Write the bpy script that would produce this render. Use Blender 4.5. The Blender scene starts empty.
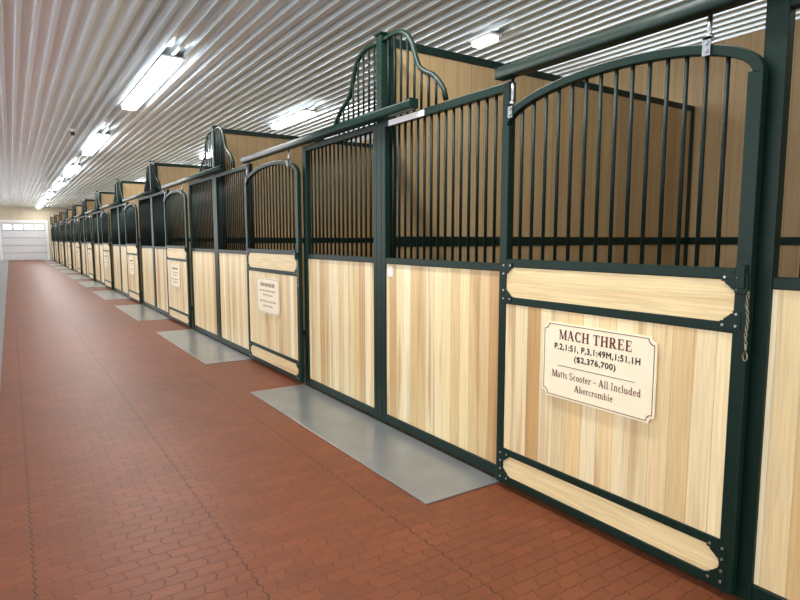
import bpy, bmesh, math, random
from mathutils import Vector, Matrix
random.seed(4)
scene=bpy.context.scene
COL=scene.collection
try:
    scene.view_settings.view_transform='Standard'
    scene.view_settings.look='None'
except Exception as e: print(e)
H=1.43; XF=2.33; PITCH=4.25; Y0=3.81; NST=10; ZC=3.6; XB=6.5; YE=47.4
# ---------------- materials
def newmat(name):
    m=bpy.data.materials.new(name); m.use_nodes=True
    nt=m.node_tree; b=nt.nodes['Principled BSDF']
    return m,nt,b
def N(nt,t,**kw):
    n=nt.nodes.new(t)
    for k,v in kw.items(): setattr(n,k,v)
    return n
def math_(nt,op,a,b=None,c=None):
    n=N(nt,'ShaderNodeMath',operation=op)
    for i,v in enumerate((a,b,c)):
        if v is None: continue
        if isinstance(v,(int,float)): n.inputs[i].default_value=v
        else: nt.links.new(v,n.inputs[i])
    return n.outputs[0]
def simple(name,col,rough=.5,metal=0,noise=.08,scale=20,bump=0,spec=.5):
    m,nt,b=newmat(name)
    g=N(nt,'ShaderNodeNewGeometry')
    n=N(nt,'ShaderNodeTexNoise'); n.inputs['Scale'].default_value=scale; n.inputs['Detail'].default_value=3
    nt.links.new(g.outputs['Position'],n.inputs['Vector'])
    r=N(nt,'ShaderNodeValToRGB')
    r.color_ramp.elements[0].position=.3; r.color_ramp.elements[1].position=.7
    r.color_ramp.elements[0].color=tuple(c*(1-noise) for c in col)+(1,)
    r.color_ramp.elements[1].color=tuple(min(1,c*(1+noise)) for c in col)+(1,)
    nt.links.new(n.outputs['Fac'],r.inputs['Fac']); nt.links.new(r.outputs['Color'],b.inputs['Base Color'])
    b.inputs['Roughness'].default_value=rough; b.inputs['Metallic'].default_value=metal
    b.inputs['Specular IOR Level'].default_value=spec
    return m
def wood(name,axis,bw,cols,streak,vertical=True,rough=.33,samt=.55,lo=.55,hi=.68,gd=.86,sd=.35):
    m,nt,b=newmat(name); L=nt.links
    g=N(nt,'ShaderNodeNewGeometry'); s=N(nt,'ShaderNodeSeparateXYZ'); L.new(g.outputs['Position'],s.inputs[0])
    across=s.outputs[axis]; along=s.outputs['Z'] if vertical else s.outputs['Y']
    q=math_(nt,'DIVIDE',across,bw); idn=math_(nt,'FLOOR',q); fr=math_(nt,'FRACT',q)
    wn=N(nt,'ShaderNodeTexWhiteNoise',noise_dimensions='1D'); L.new(idn,wn.inputs['W'])
    ramp=N(nt,'ShaderNodeValToRGB'); cr=ramp.color_ramp
    while len(cr.elements)<len(cols): cr.elements.new(.5)
    for i,c in enumerate(cols):
        cr.elements[i].position=i/(len(cols)-1); cr.elements[i].color=c+(1,)
    L.new(wn.outputs['Value'],ramp.inputs['Fac'])
    cb=N(nt,'ShaderNodeCombineXYZ')
    L.new(math_(nt,'MULTIPLY',across,110),cb.inputs[0]); L.new(math_(nt,'MULTIPLY',along,3.2),cb.inputs[1]); L.new(math_(nt,'MULTIPLY',idn,7.3),cb.inputs[2])
    n1=N(nt,'ShaderNodeTexNoise'); n1.inputs['Scale'].default_value=1; n1.inputs['Detail'].default_value=5; n1.inputs['Distortion'].default_value=.8
    L.new(cb.outputs[0],n1.inputs['Vector'])
    cb2=N(nt,'ShaderNodeCombineXYZ')
    L.new(math_(nt,'MULTIPLY',across,13),cb2.inputs[0]); L.new(math_(nt,'MULTIPLY',along,.6),cb2.inputs[1]); L.new(math_(nt,'MULTIPLY',idn,3.7),cb2.inputs[2])
    n2=N(nt,'ShaderNodeTexNoise'); n2.inputs['Scale'].default_value=1; n2.inputs['Detail'].default_value=2; n2.inputs['Distortion'].default_value=.5
    L.new(cb2.outputs[0],n2.inputs['Vector'])
    mr=N(nt,'ShaderNodeMapRange'); mr.inputs[1].default_value=lo; mr.inputs[2].default_value=hi; mr.inputs[4].default_value=samt
    L.new(n2.outputs['Fac'],mr.inputs[0])
    mx=N(nt,'ShaderNodeMix',data_type='RGBA'); L.new(mr.outputs[0],mx.inputs['Factor']); L.new(ramp.outputs['Color'],mx.inputs['A']); mx.inputs['B'].default_value=streak+(1,)
    mr2=N(nt,'ShaderNodeMapRange'); mr2.inputs[1].default_value=.33; mr2.inputs[2].default_value=.67; mr2.inputs[3].default_value=gd; mr2.inputs[4].default_value=1.04
    L.new(n1.outputs['Fac'],mr2.inputs[0])
    seam=math_(nt,'GREATER_THAN',fr,.030); seam=math_(nt,'MULTIPLY_ADD',seam,sd,1-sd)
    tot=math_(nt,'MULTIPLY',mr2.outputs[0],seam)
    mm=N(nt,'ShaderNodeVectorMath',operation='SCALE'); L.new(mx.outputs['Result'],mm.inputs[0]); L.new(tot,mm.inputs['Scale'])
    L.new(mm.outputs[0],b.inputs['Base Color']); b.inputs['Roughness'].default_value=rough
    return m
M_green=simple('powder_coated_green_steel',(.004,.019,.013),.36,0,.15,40,spec=.25)
M_bar=simple('grille_bar_green_steel',(.004,.012,.009),.5,0,.1,40,spec=.2)
WC=[(.86,.63,.32),(.96,.79,.47),(.60,.37,.15),(.97,.84,.54),(.72,.49,.22),(.94,.76,.43),(.84,.62,.32),(.98,.86,.58),(.78,.55,.26)]
M_wood=wood('ash_board_vertical','Y',.092,WC,(.44,.225,.08))
M_woodh=wood('ash_board_horizontal','Z',.5,[(.92,.72,.40),(.89,.69,.37)],(.66,.42,.18),False,gd=.80)
TC=[(.47,.32,.155),(.53,.37,.19),(.41,.275,.13)]
M_tanX=wood('stained_partition_board','X',.14,TC,(.35,.22,.10),True,.5,.4,gd=.88,sd=.5)
M_tanY=wood('stained_wall_board','Y',.14,TC,(.35,.22,.10),True,.5,.4,gd=.88,sd=.5)
M_far=wood('end_wall_board','X',.2,[(.62,.53,.38),(.58,.49,.34)],(.5,.38,.25),True,.5)
M_steel=simple('zinc_plated_steel',(.42,.43,.44),.3,1,.1,60)
M_brass=simple('dark_metal_chain',(.30,.26,.19),.35,1,.1,60)
M_pad=simple('smooth_grey_concrete',(.235,.245,.245),.28,.4,.12,3)
M_dirt=simple('stall_bedding_floor',(.11,.08,.05),.95,0,.3,8)
M_white=simple('white_enamel',(.80,.80,.80),.4,0,.03,5)
M_door=simple('white_door_panel',(.62,.62,.64),.5,0,.03,5)
M_sign=simple('cream_plaque',(.95,.85,.62),.45,0,.03,8)
M_maroon=simple('maroon_lettering',(.14,.025,.022),.5,0,.02,8)
M_black=simple('black_lettering',(.02,.015,.015),.5,0,.02,8)
M_ceil=simple('white_ribbed_steel',(.84,.94,1.0),.20,.45,.02,1.5,spec=.9)
def emis(name,col,st):
    m,nt,b=newmat(name); b.inputs['Emission Color'].default_value=col+(1,); b.inputs['Emission Strength'].default_value=st; b.inputs['Base Color'].default_value=(.9,.9,.9,1); return m
M_tube=emis('lit_fluorescent_tube',(.95,.99,1),24)
M_dim=emis('dim_fluorescent_tube',(.97,.99,1),2.5)
M_glass=emis('daylit_door_glass',(.85,.92,1),1.6)
def paver():
    m,nt,b=newmat('red_rubber_pavers'); L=nt.links
    g=N(nt,'ShaderNodeNewGeometry'); s=N(nt,'ShaderNodeSeparateXYZ'); L.new(g.outputs['Position'],s.inputs[0])
    X=s.outputs['X'];Y=s.outputs['Y']
    def tri(v,per,amp):
        p=math_(nt,'PINGPONG',v,per); return math_(nt,'MULTIPLY_ADD',p,amp*2/per,-amp)
    BL=.13;BW=.065
    u=math_(nt,'ADD',X,tri(Y,BW/2,.007)); v=math_(nt,'ADD',Y,tri(X,BW/2,.004))
    cb=N(nt,'ShaderNodeCombineXYZ'); L.new(u,cb.inputs[0]); L.new(v,cb.inputs[1])
    br=N(nt,'ShaderNodeTexBrick'); L.new(cb.outputs[0],br.inputs['Vector'])
    br.inputs['Scale'].default_value=1; br.inputs['Brick Width'].default_value=BL; br.inputs['Row Height'].default_value=BW*1.1
    br.inputs['Mortar Size'].default_value=.0038; br.inputs['Mortar Smooth'].default_value=1.0
    br.inputs['Color1'].default_value=(.195,.057,.023,1); br.inputs['Color2'].default_value=(.160,.047,.020,1); br.inputs['Mortar'].default_value=(.085,.025,.012,1)
    br.offset=.5
    n=N(nt,'ShaderNodeTexNoise'); n.inputs['Scale'].default_value=1.3; n.inputs['Detail'].default_value=4; L.new(g.outputs['Position'],n.inputs['Vector'])
    n3=N(nt,'ShaderNodeTexNoise'); n3.inputs['Scale'].default_value=160; L.new(g.outputs['Position'],n3.inputs['Vector'])
    def joint(v,per,w):
        fr=math_(nt,'FRACT',math_(nt,'DIVIDE',v,per)); return math_(nt,'LESS_THAN',fr,w/per)
    jj=joint(u,BL*6,.007)
    jf=math_(nt,'MULTIPLY_ADD',jj,-.6,1)
    f=math_(nt,'MULTIPLY_ADD',n.outputs['Fac'],.5,.73); f2=math_(nt,'MULTIPLY_ADD',n3.outputs['Fac'],.9,.55)
    f=math_(nt,'MULTIPLY',f,f2); f=math_(nt,'MULTIPLY',f,jf)
    mm=N(nt,'ShaderNodeVectorMath',operation='SCALE'); L.new(br.outputs['Color'],mm.inputs[0]); L.new(f,mm.inputs['Scale'])
    L.new(mm.outputs[0],b.inputs['Base Color']); b.inputs['Roughness'].default_value=.45; b.inputs['Specular IOR Level'].default_value=.24
    bp=N(nt,'ShaderNodeBump',invert=True); bp.inputs['Strength'].default_value=.55; bp.inputs['Distance'].default_value=.003
    L.new(br.outputs['Fac'],bp.inputs['Height']); L.new(bp.outputs['Normal'],b.inputs['Normal'])
    return m
M_paver=paver()
# ---------------- mesh helpers
def box(bm,x0,x1,y0,y1,z0,z1):
    vs=[bm.verts.new((x,y,z)) for x in (x0,x1) for y in (y0,y1) for z in (z0,z1)]
    for f in ((0,1,3,2),(4,6,7,5),(0,4,5,1),(2,3,7,6),(0,2,6,4),(1,5,7,3)): bm.faces.new([vs[i] for i in f])
def sweep(bm,pts,r,seg=8,closed=False,mi=0):
    pts=[Vector(p) for p in pts]; n=len(pts); rings=[]
    up=None
    for i,p in enumerate(pts):
        if closed: t=(pts[(i+1)%n]-pts[i-1])
        else: t=(pts[min(i+1,n-1)]-pts[max(i-1,0)])
        t.normalize()
        if up is None:
            a=Vector((1,0,0)) if abs(t.x)<.9 else Vector((0,0,1))
        else: a=up
        u=(a-t*a.dot(t)).normalized(); w=t.cross(u); up=u
        rings.append([bm.verts.new(p+u*(r*math.cos(2*math.pi*k/seg))+w*(r*math.sin(2*math.pi*k/seg))) for k in range(seg)])
    m=n if closed else n-1
    for i in range(m):
        A=rings[i];B=rings[(i+1)%n]
        for k in range(seg):
            f=bm.faces.new((A[k],A[(k+1)%seg],B[(k+1)%seg],B[k])); f.smooth=True; f.material_index=mi
    if not closed:
        bm.faces.new(rings[0][::-1]).material_index=mi; bm.faces.new(rings[-1]).material_index=mi
def ribbon(bm,pts,hx,hz,x0):
    n=len(pts); R=[]
    for i,(y,z) in enumerate(pts):
        a=pts[max(i-1,0)]; c=pts[min(i+1,n-1)]
        t=Vector((c[0]-a[0],c[1]-a[1])).normalized(); nn=Vector((-t.y,t.x))*hz
        R.append([bm.verts.new((x,y+s*nn.x,z+s*nn.y)) for x,s in ((x0-hx,-1),(x0-hx,1),(x0+hx,1),(x0+hx,-1))])
    for i in range(n-1):
        for k in range(4): bm.faces.new((R[i][k],R[i][(k+1)%4],R[i+1][(k+1)%4],R[i+1][k]))
    bm.faces.new(R[0]); bm.faces.new(R[-1][::-1])
def prism(bm,poly,x0,x1):
    A=[bm.verts.new((x0,y,z)) for y,z in poly]; B=[bm.verts.new((x1,y,z)) for y,z in poly]
    n=len(poly)
    for i in range(n): bm.faces.new((A[i],A[(i+1)%n],B[(i+1)%n],B[i]))
    bm.faces.new(A[::-1]); bm.faces.new(B)
def obj(name,fn,mat,parent=None,bevel=0,loc=None,mat2=None):
    bm=bmesh.new(); fn(bm); bmesh.ops.recalc_face_normals(bm,faces=bm.faces)
    me=bpy.data.meshes.new(name); bm.to_mesh(me); bm.free(); me.materials.append(mat)
    if mat2: me.materials.append(mat2)
    o=bpy.data.objects.new(name,me); COL.objects.link(o)
    if parent: o.parent=parent
    if loc: o.location=loc
    if bevel:
        b=o.modifiers.new('bevel','BEVEL'); b.width=bevel; b.segments=2; b.limit_method='ANGLE'
    return o
def top(o,label,cat,group=None,kind=None):
    if label:o['label']=label
    if cat:o['category']=cat
    if group:o['group']=group
    if kind:o['kind']=kind
    return o
def empty(name,loc=(0,0,0)):
    e=bpy.data.objects.new(name,None); e.empty_display_size=.1; COL.objects.link(e); e.location=loc; return e
def dup(o,loc):
    def rec(s,par):
        c=s.copy(); COL.objects.link(c)
        if par is not None: c.parent=par
        for ch in s.children: rec(ch,c)
        return c
    c=rec(o,None); c.location=loc; return c
# ---------------- structure
top(obj('floor',lambda bm:box(bm,-3.2,XF+.02,-4,YE,-.1,0),M_paver),'red-brown interlocking rubber paver aisle floor','floor',kind='structure')
top(obj('floor',lambda bm:box(bm,XF+.02,XB,-4,YE,-.1,0),M_dirt),'brown bedding floor inside the stalls','floor',kind='structure')
def f_ceil(bm):
    P=.15
    y=-3.2; prof=[]
    while y<XB+.02:
        prof+= [(y,0),(y+.060,0),(y+.074,-.052),(y+.112,-.052),(y+.126,0)]
        y+=P
    prof.append((y,0))
    A=[bm.verts.new((a,-4,ZC+b)) for a,b in prof]; B=[bm.verts.new((a,YE,ZC+b)) for a,b in prof]
    for i in range(len(prof)-1): bm.faces.new((A[i],B[i],B[i+1],A[i+1]))
top(obj('ceiling',f_ceil,M_ceil),'white ribbed steel ceiling panels','ceiling',kind='structure')
top(obj('wall_right',lambda bm:box(bm,XB,XB+.15,-4,YE,-.1,ZC+.1),M_tanY),'brown stained board outer wall of the stalls','wall',kind='structure')
top(obj('wall_back',lambda bm:box(bm,-3.2,XB+.15,YE,YE+.15,-.1,ZC+.1),M_far),'yellowish wood end wall with overhead door','wall',kind='structure')
def f_wl(bm):  # unseen wall; openings added so world light reaches the stalls and ceiling
    box(bm,-3.35,-3.2,-4,YE,-.1,.6); box(bm,-3.35,-3.2,-4,YE,3.5,ZC+.1)
    for i in range(14): box(bm,-3.35,-3.2,-4+i*3.93,-3.8+i*3.93,.6,3.5)
top(obj('wall_left',f_wl,M_far),'unseen wood outer wall with long openings added to let light in','wall',kind='structure')
def f_od(bm):
    for i in range(5): box(bm,-.45,2.1,YE-.06,YE-.01,.01+i*.5,.475+i*.5)
d=top(obj('door_1',f_od,M_door,bevel=.01),'white sectional overhead door in the end wall','door',kind='structure')
for i in range(4): obj('door_window',lambda bm:box(bm,-.32+i*.61,.12+i*.61,YE-.07,YE-.055,2.08,2.38),M_glass,d)
def f_tr(bm):
    box(bm,-.6,-.46,YE-.05,YE,0,2.7); box(bm,2.11,2.25,YE-.05,YE,0,2.7); box(bm,-.46,2.11,YE-.05,YE,2.53,2.7)
top(obj('trim_1',f_tr,M_white),'white casing around the overhead door','trim',kind='structure')
def f_pad(bm): box(bm,1.79-XF,.005,0,2.78,0,.008)
G='grey slabs along the stall fronts'
first=obj('floor_slab',f_pad,M_pad,bevel=.003,loc=(XF,Y0-1.37,0)); top(first,'smooth grey slab set in the pavers before two stall panels','floor slab',G)
for k in range(1,NST+1): dup(first,(XF,Y0-1.37+PITCH*k,0))
top(obj('floor_slab_strip',lambda bm:box(bm,-.75,-.16,-4,YE-.1,0,.008),M_pad),'long smooth grey slab strip beside the pavers','floor slab')
# ---------------- fixed stall panels
def panel(W,lo,hi,nb=15):
    e=empty('stall_fence')
    x0,x1=.01,.06
    def fr(bm):
        for a,b in ((0,lo),(W-hi,W)): box(bm,x0,x1,a,b,.009,2.295)
        for a,b in ((.02,.085),(1.245,1.29),(2.245,2.295)): box(bm,x0+.001,x1-.001,lo,W-hi,a,b)
    obj('frame',fr,M_green,e,.004)
    obj('board_panel',lambda bm:box(bm,x0+.012,x1-.012,lo+.001,W-hi-.001,.086,1.244),M_wood,e)
    def gr(bm):
        for i in range(nb):
            y=lo+(W-lo-hi)*(i+1)/(nb+1); sweep(bm,[(.035,y,1.291),(.035,y,2.244)],.0095,8)
    obj('grille',gr,M_bar,e)
    top(e,'stall front panel of light vertical boards below green bars','stall panel','fixed stall front panels')
    return e
PW=1.344
DN=1.085
pn=panel(DN+.03-(Y0-PITCH+.036),.05,.08,15); pn.location=(XF,Y0-PITCH+.036,0)
pa=panel(PW,.05,.075); pb=panel(PW,.055,.05)
pb.location=(XF,Y0-.036-PW,0)
pa.location=(XF,Y0+.036,0)
for k in range(0,NST):
    b=Y0+k*PITCH
    if k>0: dup(pa,(XF,b+.036,0))
    dup(pb,(XF,b+PITCH-.036-PW,0))
# ---------------- posts + swan necks
def f_post(bm):
    box(bm,.0095,.075,-.035,.035,.009,2.92); box(bm,-.005,.09,-.05,.05,2.92,2.935)
post=obj('stall_post',f_post,M_green,None,.004,(XF,Y0,0))
top(post,'tall square green steel post with flat cap','stall post','posts between stalls')
for k in range(1,NST+1): dup(post,(XF,Y0+PITCH*k,0))
OG=[(0,2.875),(.08,2.885),(.17,2.885),(.25,2.865),(.32,2.82),(.37,2.75),(.405,2.66),(.45,2.58),(.52,2.535),(.60,2.50),(.67,2.44),(.72,2.38),(.74,2.315)]
def ogz(d):
    for (a,b),(c,e) in zip(OG,OG[1:]):
        if a<=d<=c: return b+(e-b)*(d-a)/(c-a)
    return 2.31
for sg in (1,-1):
    e=empty('swan_neck_rail')
    obj('curved_top_rail',lambda bm:sweep(bm,[(.035,sg*d,z) for d,z in OG],.018,10),M_green,e)
    def f_sb(bm):
        d=.06
        while d<.70:
            sweep(bm,[(.035,sg*d,2.297),(.035,sg*d,ogz(d)-.005)],.009,8); d+=.0825
    obj('grille',f_sb,M_bar,e)
    top(e,'swan-neck curved green tube with short bars beside the stall post','swan neck rail','swan-neck rails on the stall fronts')
    for k in range(0,NST+1):
        l=(XF,Y0+PITCH*k+sg*.038,0)
        if k==0: e.location=l
        elif not(k==NST and sg==1): dup(e,l)
# ---------------- partitions
part=empty('stall_partition',(XF+.10,Y0,0))
XL=XB-.02-(XF+.10)
def f_pf(bm):
    for a,b in ((0,.05),(XL-.06,XL)): box(bm,a,b,-.03,.03,0,2.91)
    for a,b in ((0,.06),(1.37,1.45),(2.85,2.91)): box(bm,.05,XL-.06,-.03,.03,a,b)
obj('frame',f_pf,M_green,part,.004)
obj('board_panel',lambda bm:box(bm,.05,XL-.06,-.018,.018,.06,1.37),M_tanX,part)
obj('board_panel',lambda bm:box(bm,.05,XL-.06,-.018,.018,1.45,2.85),M_tanX,part)
top(part,'brown board partition framed in green between stalls','partition','partitions between stalls')
for k in list(range(1,NST+1))+[-1]: dup(part,(XF+.10,Y0+PITCH*k,0))
top(obj('trim_2',lambda bm:box(bm,XB-.018,XB-.001,-.4,YE-.2,1.37,1.45),M_green),'green horizontal rail along the outer wall','rail',kind='structure')
# ---------------- doors
x0,x1=-.045,-.005; xm=-.025
def make_door(DW,nb):
    door=empty('stall_door')
    def az(y):
        c=(DW/2-y)/(DW/2-.02); return 2.03+.175*(math.sqrt(max(0,1-c*c)))**.9
    def f_df(bm):
        for a,b in ((0,.055),(DW-.055,DW)): box(bm,x0,x1,a,b,.03,2.04)
        for a,b in ((.035,.08),(.2,.24),(1.07,1.11),(1.275,1.32)): box(bm,x0+.001,x1-.001,.055,DW-.055,a,b)
        pts=[]; n=36
        for i in range(n+1):
            th=math.pi*i/n; y=DW/2-(DW/2-.02)*math.cos(th); pts.append((y,2.03+.175*math.sin(th)**.9))
        ribbon(bm,pts,.02,.02,xm)
    obj('frame',f_df,M_green,door,.004)
    def f_dg(bm):
        for i in range(nb):
            y=.055+(DW-.11)*(i+1)/(nb+1)
            sweep(bm,[(xm,y,1.321),(xm,y,az(y)-.012)],.009,8)
    obj('grille',f_dg,M_bar,door)
    obj('board_panel',lambda bm:box(bm,x0+.006,x1-.01,.056,DW-.056,.241,1.069),M_wood,door)
    obj('top_board',lambda bm:box(bm,x0+.006,x1-.01,.056,DW-.056,1.111,1.274),M_woodh,door)['label']='horizontal light wood board strip'
    obj('kick_board',lambda bm:box(bm,x0+.006,x1-.01,.056,DW-.056,.081,.199),M_woodh,door)['label']='horizontal light wood kick board strip'
    for (z0,z1) in ((1.11,1.275),(.08,.2)):
        for yc,sy in ((.055,1),(DW-.055,-1)):
            for zc,sz in ((z0,1),(z1,-1)):
                def f_gp(bm):
                    R=.048; e=.014
                    poly=[(yc-sy*.03,zc-sz*.025),(yc+sy*R,zc-sz*.025),(yc+sy*R,zc+sz*.006),(yc+sy*(R-.012),zc+sz*.006),(yc+sy*(R-.014),zc+sz*e),
                          (yc+sy*e*1.2,zc+sz*e*1.9),(yc+sy*.008,zc+sz*(R-.012)),(yc+sy*.0,zc+sz*(R-.010)),(yc+sy*.0,zc+sz*R),(yc-sy*.03,zc+sz*R)]
                    prism(bm,poly,x0-.003,x0+.007)
                    for dy,dz in ((.036,-.010),(-.014,-.010),(-.014,.036)):
                        y=yc+sy*dy; z=zc+sz*dz
                        sweep(bm,[(x0-.008,y,z),(x0-.002,y,z)],.0055,8,mi=1)
                obj('corner_plate',f_gp,M_green,door,mat2=M_steel)
    for yy in (.21,DW-.07):
        zt=az(yy)+.015
        def f_h(bm):
            box(bm,-.054,-.046,yy-.016,yy+.016,zt-.04,zt+.03)
            box(bm,-.054,-.02,yy-.016,yy+.016,zt+.02,zt+.03)
            sweep(bm,[(-.035,yy,zt-.01),(-.035,yy,2.292)],.009,8)
            sweep(bm,[(-.035,yy,zt+.03),(-.035,yy,zt+.042)],.016,6)
            sweep(bm,[(-.06,yy,zt-.022),(-.053,yy,zt-.022)],.009,6)
            sweep(bm,[(-.06,yy,zt+.008),(-.053,yy,zt+.008)],.009,6)
        obj('roller_hanger',f_h,M_steel,door)['label']='zinc roller hanger with bolts'
    obj('latch',lambda bm:(box(bm,x0-.02,x0-.004,.0,.04,1.225,1.30),box(bm,x0-.03,x0-.018,.008,.03,1.245,1.335)),M_green,door,.003)
    def f_ch(bm):
        z=1.23
        for i in range(14):
            cx=x0-.012-.003*math.sin(i*.4); cy=-.003+.003*math.sin(i*.7)
            pts=[]
            for k in range(10):
                a=2*math.pi*k/10; r1=.0045*math.cos(a); r2=.0095*math.sin(a)
                pts.append((cx,cy+r1,z+r2) if i%2 else (cx+r1,cy,z+r2))
            sweep(bm,pts,.0017,6,True); z-=.0145
        sweep(bm,[(x0-.012,-.004,z+.01),(x0-.012,-.004,z-.025)],.0045,8)
        pts=[(x0-.012,-.004+.008*math.cos(2*math.pi*k/12),z-.037+.016*math.sin(2*math.pi*k/12)) for k in range(12)]
        sweep(bm,pts,.0028,6,True)
    obj('latch_chain',f_ch,M_brass,door)['label']='small dark metal chain with snap hook'
    top(door,'sliding stall door of light boards with arched green grille','stall door','sliding stall doors')
    return door
nd=make_door(Y0-PITCH+2.87-DN,14); nd.location=(XF,DN,0)
door=make_door(1.49,15)
for k in range(0,NST):
    l=(XF,Y0+k*PITCH+1.38,0)
    if k==0: door.location=l
    else: dup(door,l)
# ---------------- tracks
TL=3.42
tr=empty('door_track')
ZT=2.285
def f_rail(bm):
    prof=[(-.026,.011),(-.033,.018),(-.036,.035),(-.036,.052),(-.033,.066),(-.024,.075),(-.010,.079),(.010,.079),(.024,.075),(.033,.066),(.035,.05),(.035,.018),(.028,.011)]
    A=[bm.verts.new((-.035+a,0,ZT+b)) for a,b in prof]; B=[bm.verts.new((-.035+a,TL,ZT+b)) for a,b in prof]
    n=len(prof)
    for i in range(n):
        f=bm.faces.new((A[i],A[(i+1)%n],B[(i+1)%n],B[i])); f.smooth=i<n-1
    bm.faces.new(A[::-1]); bm.faces.new(B)
obj('rail',f_rail,M_green,tr)
for y in (.06,TL/2,TL-.06):
    obj('bracket',lambda bm:(box(bm,-.05,.008,y-.02,y+.02,ZT+.079,ZT+.089),box(bm,.0035,.0085,y-.02,y+.02,ZT+.012,ZT+.089)),M_green,tr,.002)
for y in (-.008,TL):
    obj('end_stop',lambda bm:box(bm,-.068,-.002,y,y+.008,ZT+.013,ZT+.078),M_green,tr)
top(tr,'dark green overhead sliding door track','door track','sliding door tracks')
for k in range(-1,NST):
    l=(XF,Y0+k*PITCH+2.9-TL,0)
    if k==-1: tr.location=l
    else: dup(tr,l)
lb=obj('rail_label',lambda bm:box(bm,-.003,0,-.22,.22,-.02,.02),M_white,loc=(XF+.0095,Y0-.36,2.266))
top(lb,'narrow white label strip on the green top rail','label')
# ---------------- signs
def plaque_poly(w,h,r):
    P=[]
    for cy,cz,a0 in ((w/2,h/2,0),(-w/2,h/2,1),(-w/2,-h/2,2),(w/2,-h/2,3)):
        sy=1 if cy>0 else -1; sz=1 if cz>0 else -1
        arc=[]
        for i in range(7):
            a=math.pi/2*i/6
            arc.append((cy-sy*r*math.cos(a),cz-sz*r*math.sin(a)))
        if a0 in (0,2): arc=arc[::-1]
        P+=arc
    return P
SW,SH=.64,.385
def frame_poly(bm,w,h,r,t,x0,x1):
    O=plaque_poly(w,h,r); I=plaque_poly(w-2*t,h-2*t,r)
    n=len(O)
    V=[[bm.verts.new((x,y,z)) for y,z in Q] for x in (x0,x1) for Q in (O,I)]
    for i in range(n):
        j=(i+1)%n
        bm.faces.new((V[0][i],V[0][j],V[1][j],V[1][i])); bm.faces.new((V[2][i],V[3][i],V[3][j],V[2][j]))
        bm.faces.new((V[0][i],V[2][i],V[2][j],V[0][j])); bm.faces.new((V[1][i],V[1][j],V[3][j],V[3][i]))
def text(body,name,fw,fh,cy,cz,mat,par,heavy=.0):
    c=bpy.data.curves.new(name,'FONT'); c.body=body; c.align_x='CENTER'; c.align_y='CENTER'; c.size=1; c.extrude=.0
    c.space_character=1.10
    t=bpy.data.objects.new('tmp',c); COL.objects.link(t); bpy.context.view_layer.update()
    me=bpy.data.meshes.new_from_object(t.evaluated_get(bpy.context.evaluated_depsgraph_get()))
    bpy.data.objects.remove(t)
    xs=[v.co.x for v in me.vertices]; ys=[v.co.y for v in me.vertices]
    mx,my=(min(xs)+max(xs))/2,(min(ys)+max(ys))/2; sx=fw/(max(xs)-min(xs)); sy=fh/(max(ys)-min(ys))
    for v in me.vertices:
        x=(v.co.x-mx)*sx; y=(v.co.y-my)*sy; v.co=(-.0092,-(x+cy),y+cz)
    bm=bmesh.new(); bm.from_mesh(me)
    if heavy:
        g0=list(bm.verts)+list(bm.edges)+list(bm.faces)
        for j,(a,b) in enumerate(((heavy,0),(heavy/2,heavy*.6),(heavy/2,-heavy*.6))):
            r=bmesh.ops.duplicate(bm,geom=g0)
            for v in r['geom']:
                if isinstance(v,bmesh.types.BMVert): v.co+=Vector((-.00006*(j+1),-a,b))
    bm.to_mesh(me); bm.free()
    me.materials.append(mat)
    o=bpy.data.objects.new(name,me); COL.objects.link(o); o.parent=par
    return o
T,t_=.23,.10
def srf(x,y,hw=.16): return (x-hw,y+(.012 if y<.5 else -.012),x+hw,y+(.012 if y<.5 else -.012),.08)
K=.15
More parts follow.
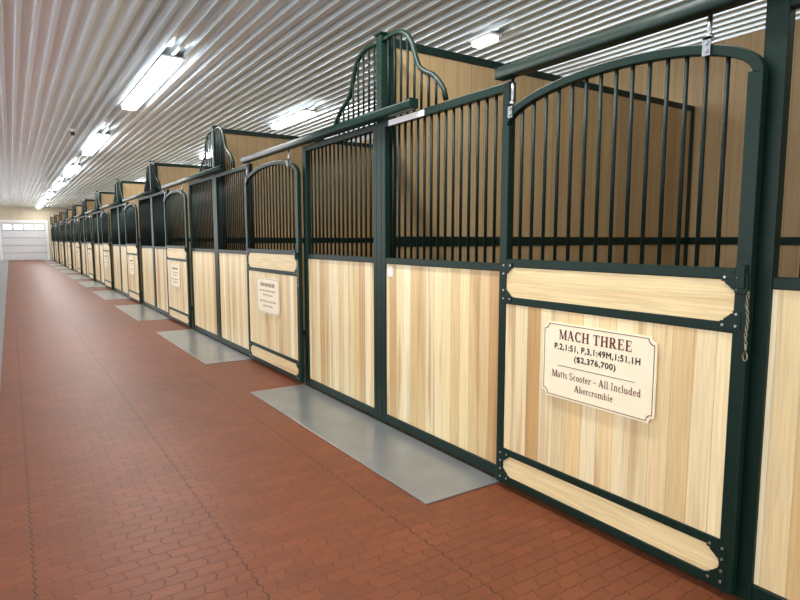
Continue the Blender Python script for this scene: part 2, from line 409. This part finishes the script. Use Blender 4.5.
LET={
'M':(1.12,[(.15,0,.15,1,t_),(.17,1,.56,.04,T*.85),(.56,.04,.93,1,t_),(.95,0,.95,1,T),srf(.15,.03,.13),srf(.95,.03,.18),srf(.12,.97,.13),srf(.98,.97,.13)]),
'A':(1.0,[(.14,0,.48,1,t_),(.46,1,.82,0,T),(.26,.33,.70,.33,.08),srf(.14,.03,.13),srf(.84,.03,.16)]),
'H':(1.02,[(.2,0,.2,1,T),(.8,0,.8,1,T),(.2,.5,.8,.5,.09),srf(.2,.03,.19),srf(.2,.97,.19),srf(.8,.03,.19),srf(.8,.97,.19)]),
'T':(.94,[(.46,0,.46,1,T),(.05,.955,.87,.955,.09),(.07,.97,.07,.72,.06),(.85,.97,.85,.72,.06),srf(.46,.03,.2)]),
'E':(.86,[(.22,0,.22,1,T),(.05,.955,.74,.955,.09),(.05,.045,.78,.045,.09),(.2,.51,.58,.51,.08),(.72,.98,.72,.73,.06),(.76,.02,.76,.29,.06),(.57,.63,.57,.39,.06)]),
'I':(.5,[(.24,0,.24,1,K),srf(.24,.03,.17),srf(.24,.97,.17)]),
't':(.42,[(.19,.1,.19,.85,K),(.03,.63,.38,.63,.08),(.19,.04,.36,.04,.09)]),
'l':(.36,[(.18,0,.18,1,K),srf(.18,.03,.15),(.06,.96,.2,.96,.08)]),
'i':(.36,[(.18,0,.18,.64,K),srf(.18,.03,.15),(.06,.61,.2,.61,.08),(.18,.80,.18,.96,.17)]),
'n':(.72,[(.17,0,.17,.64,K),(.54,0,.54,.45,K),srf(.17,.03,.15),srf(.54,.03,.15),(.05,.61,.2,.61,.08)]),
'm':(1.06,[(.17,0,.17,.64,K),(.53,0,.53,.45,K),(.89,0,.89,.45,K),srf(.17,.03,.14),srf(.53,.03,.14),srf(.89,.03,.14),(.05,.61,.2,.61,.08)]),
'u':(.72,[(.17,.2,.17,.64,K),(.54,0,.54,.64,K),(.05,.61,.2,.61,.08),(.42,.61,.57,.61,.08),(.54,.04,.68,.04,.08)]),
'r':(.52,[(.17,0,.17,.64,K),srf(.17,.03,.15),(.05,.61,.2,.61,.08)]),
'd':(.70,[(.52,0,.52,1,K),(.40,.96,.54,.96,.08),(.52,.04,.66,.04,.08)]),
'b':(.70,[(.16,0,.16,1,K),(.04,.96,.18,.96,.08)]),
'a':(.60,[(.42,0,.42,.46,K),(.42,.04,.56,.04,.08)]),
'e':(.58,[(.1,.36,.5,.36,.08)]),
's':(.50,[]),'o':(.62,[]),'c':(.54,[]),'S':(.70,[(.58,.97,.58,.72,.06),(.1,.03,.1,.28,.06)]),'-':(.5,[(.05,.4,.42,.4,.10)]),
}
ARC={'n':[(.36,.42,.19,.20,0,150)],'m':[(.35,.42,.18,.20,0,150),(.71,.42,.18,.20,0,150)],'u':[(.35,.22,.18,.19,180,340)],
'r':[(.36,.42,.17,.2,40,150)],'d':[(.31,.32,.2,.29,0,360)],'b':[(.37,.32,.2,.29,0,360)],'a':[(.25,.19,.16,.16,0,360),(.25,.44,.17,.17,0,150)],
'e':[(.30,.32,.2,.29,0,320)],'o':[(.31,.32,.21,.29,0,360)],'c':[(.31,.32,.2,.29,50,310)],
's':[(.25,.47,.14,.14,30,270),(.25,.17,.15,.15,-150,90)],'S':[(.34,.74,.23,.22,30,270),(.34,.27,.25,.24,-150,90)]}
def arcs(cx,cy,rx,ry,a0,a1,w0,w1,n=10):
    out=[]
    for i in range(n):
        A=math.radians(a0+(a1-a0)*i/n); B=math.radians(a0+(a1-a0)*(i+1)/n)
        q=[]
        for a,s in ((A,1),(B,1),(B,-1),(A,-1)):
            w=w0+(w1-w0)*abs(math.cos(a))
            q.append((cx+(rx+s*w/2)*math.cos(a),cy+(ry+s*w/2)*math.sin(a)))
        out.append(q)
    return out
def glyph_quads(ch):
    if ch=='C':
        q=arcs(.50,.5,.36,.455,45,315,.08,T*1.05,16); q+= [[(.76,.98),(.81,.98),(.81,.68),(.76,.68)],[(.76,.02),(.81,.02),(.81,.28),(.76,.28)]]
        return .92,q
    if ch=='R':
        st=[(.22,0,.22,1,T),srf(.22,.03,.19),(.05,.96,.45,.96,.08),(.2,.50,.45,.50,.08),(.45,.5,.78,0,T),srf(.84,.03,.14)]
        q=arcs(.44,.73,.24,.23,-90,90,.08,T,10); wdt=.98
    else:
        wdt,st=LET[ch]; q=[]
        for (cx,cy,rx,ry,a0,a1) in ARC.get(ch,[]): q+=arcs(cx,cy,rx,ry,a0,a1,.08,.15,12)
    for a,b,c,d_,w in st:
        dx,dy=c-a,d_-b; L=math.hypot(dx,dy)
        if abs(dy)<1e-6: nx,ny=0,w/2
        else: nx,ny=w/2*(L/abs(dy)),0
        q.append([(a-nx,b-ny),(c-nx,d_-ny),(c+nx,d_+ny),(a+nx,b+ny)])
    return wdt,q
def serif_text(body,fw,fh,cy,cz,mat,par,sp=.03):
    Q=[];x=0
    for ch in body:
        if ch==' ': x+=.4; continue
        w,qs=glyph_quads(ch)
        for q in qs: Q.append([(a+x,b) for a,b in q])
        x+=w+sp
    sx=fw/x
    def f(bm):
        for i,q in enumerate(Q):
            vs=[bm.verts.new((-.0092-.00002*(i%7),-((a-x/2)*sx+cy),(b-.5)*fh+cz)) for a,b in q]
            try: bm.faces.new(vs)
            except: pass
    return obj('lettering',f,mat,par)
def sign(loc):
    s=empty('door_sign',loc)
    obj('plaque_board',lambda bm:prism(bm,plaque_poly(SW,SH,.028),-.0085,-.001),M_sign,s)
    obj('plaque_border',lambda bm:frame_poly(bm,SW-.018,SH-.018,.028,.003,-.0095,-.0083),M_maroon,s)
    return s
zc=.82
XS=XF-.045
s=sign((XS,1.762,zc))
top(s,'cream plaque with maroon border and lettering on the stall door','sign')
serif_text('MACH THREE',.42,.050,-.005,.134,M_maroon,s,.07)
text('P.2,1:51, P,3,1:49M,1:51.1H','lettering',.485,.034,.0,.070,M_black,s,.0026)
text('($2,376,700)','lettering',.235,.035,.0,.019,M_black,s,.0026)
obj('divider_line',lambda bm:box(bm,-.0095,-.0083,-.22,.22,-.026,-.0235),M_black,s)
serif_text('Matts Scooter - All Included',.51,.036,.0,-.068,M_maroon,s,.05)
serif_text('Abercrombie',.225,.034,.0,-.124,M_maroon,s,.05)
q=sign((XS,Y0+1.38+.815,zc))
def f(bm):
    w,h,z=.42,.04,.118; n=10
    for i in range(n):
        y=-w/2+w*(i+.5)/n
        box(bm,-.0095,-.0083,y-.014,y-.006,z-h/2,z+h/2); box(bm,-.0095,-.0083,y+.004,y+.012,z-h/2,z+h/2)
        box(bm,-.0095,-.0083,y-.006,y+.004,z-.004,z+.004)
    for z,w in ((.055,.46),(.01,.3),(-.06,.48),(-.11,.3)):
        n=int(w/.03)
        for i in range(n):
            y=-w/2+w*(i+.5)/n; hh=.007+.003*((i*7)%3)
            box(bm,-.0095,-.0083,y-.006,y+.006,z-hh,z+hh*.6)
obj('lettering',f,M_maroon,q)
top(q,'cream plaque with dark lettering too small to read','sign','plaques on stall doors')
for k in range(1,NST): dup(q,(XS,Y0+k*PITCH+1.38+.815,zc))
nt_=obj('paper_notice',lambda bm:box(bm,-.003,0,-.035,.035,-.04,.04),M_white,loc=(XF+.0215,Y0-.14,1.19))
top(nt_,'small white paper notice pinned to the boards','notice')
# ---------------- lights
def lamp(name,L,w,mt=None):
    e=empty(name)
    obj('fixture_body',lambda bm:box(bm,-w*.6,w*.6,-L/2-.02,L/2+.02,-.02,0),M_white,e)
    obj('light_diffuser',lambda bm:box(bm,-w*.5,w*.5,-L/2,L/2,-.075,-.021),mt or M_tube,e,.02)
    return e
ZL=ZC-.053
l1=lamp('ceiling_light',3.0,.20); l1.location=(1.7,8.85,ZL); top(l1,'long fluorescent strip light glowing white over the aisle','ceiling light','strip lights over the aisle')
for k in (-1,1,2,3,4,5,6): dup(l1,(1.7,8.85+6.05*k,ZL))
l2=lamp('ceiling_light',1.5,.18); l2.location=(4.25,9.85,ZL); top(l2,'short fluorescent strip light glowing over the stalls','ceiling light','strip lights over the stalls')
for k in (1,2,3,4,5,6,7): dup(l2,(4.25,9.85+4.9*k,ZL))
l3=lamp('ceiling_light',.3,.13,M_dim); l3.location=(4.3,4.85,ZL); top(l3,'very short dim fluorescent light above the partition','ceiling light')
def alight(x,y,z,sx,sy,pw,col=(1,.97,.91)):
    a=bpy.data.lights.new('tube_light','AREA'); a.shape='RECTANGLE'; a.size=sx; a.size_y=sy; a.energy=pw; a.color=col
    o=bpy.data.objects.new('tube_light',a); COL.objects.link(o); o.location=(x,y,z); return o
for k in range(-1,7): alight(1.7,8.85+6.05*k,ZL-.10,.20,2.9,60)
for k in range(0,8): alight(4.25,4.95+4.9*k,ZL-.10,.15,1.4 if k else .3,24 if k==0 else 12)
cm=empty('security_camera',(1.13,13.2,ZC-.053))
obj('mount',lambda bm:(sweep(bm,[(0,0,0),(0,0,-.06)],.015,10),box(bm,-.05,.05,-.05,.05,-.01,0)),M_white,cm)
obj('camera_body',lambda bm:(box(bm,-.035,.035,-.09,.07,-.115,-.06),sweep(bm,[(0,-.09,-.088),(0,-.11,-.088)],.022,12)),M_black,cm,.006)
top(cm,'small dark security camera on a ceiling mount','security camera')
# ---------------- world
w=bpy.data.worlds.new('World'); scene.world=w; w.use_nodes=True
bg=w.node_tree.nodes['Background']; bg.inputs['Color'].default_value=(.93,.96,1,1); bg.inputs['Strength'].default_value=2.75
# ---------------- camera
f=584; p=math.atan(61/f); th=math.radians(33.6)
F=Vector((math.sin(th)*math.cos(p),math.cos(th)*math.cos(p),-math.sin(p)))
cam=bpy.data.cameras.new('camera'); co=bpy.data.objects.new('camera',cam); COL.objects.link(co)
cam.sensor_width=36; cam.lens=f/800*36; cam.clip_start=.05; cam.clip_end=300
co.location=(0,0,H); co.rotation_euler=F.to_track_quat('-Z','Y').to_euler()
scene.camera=co
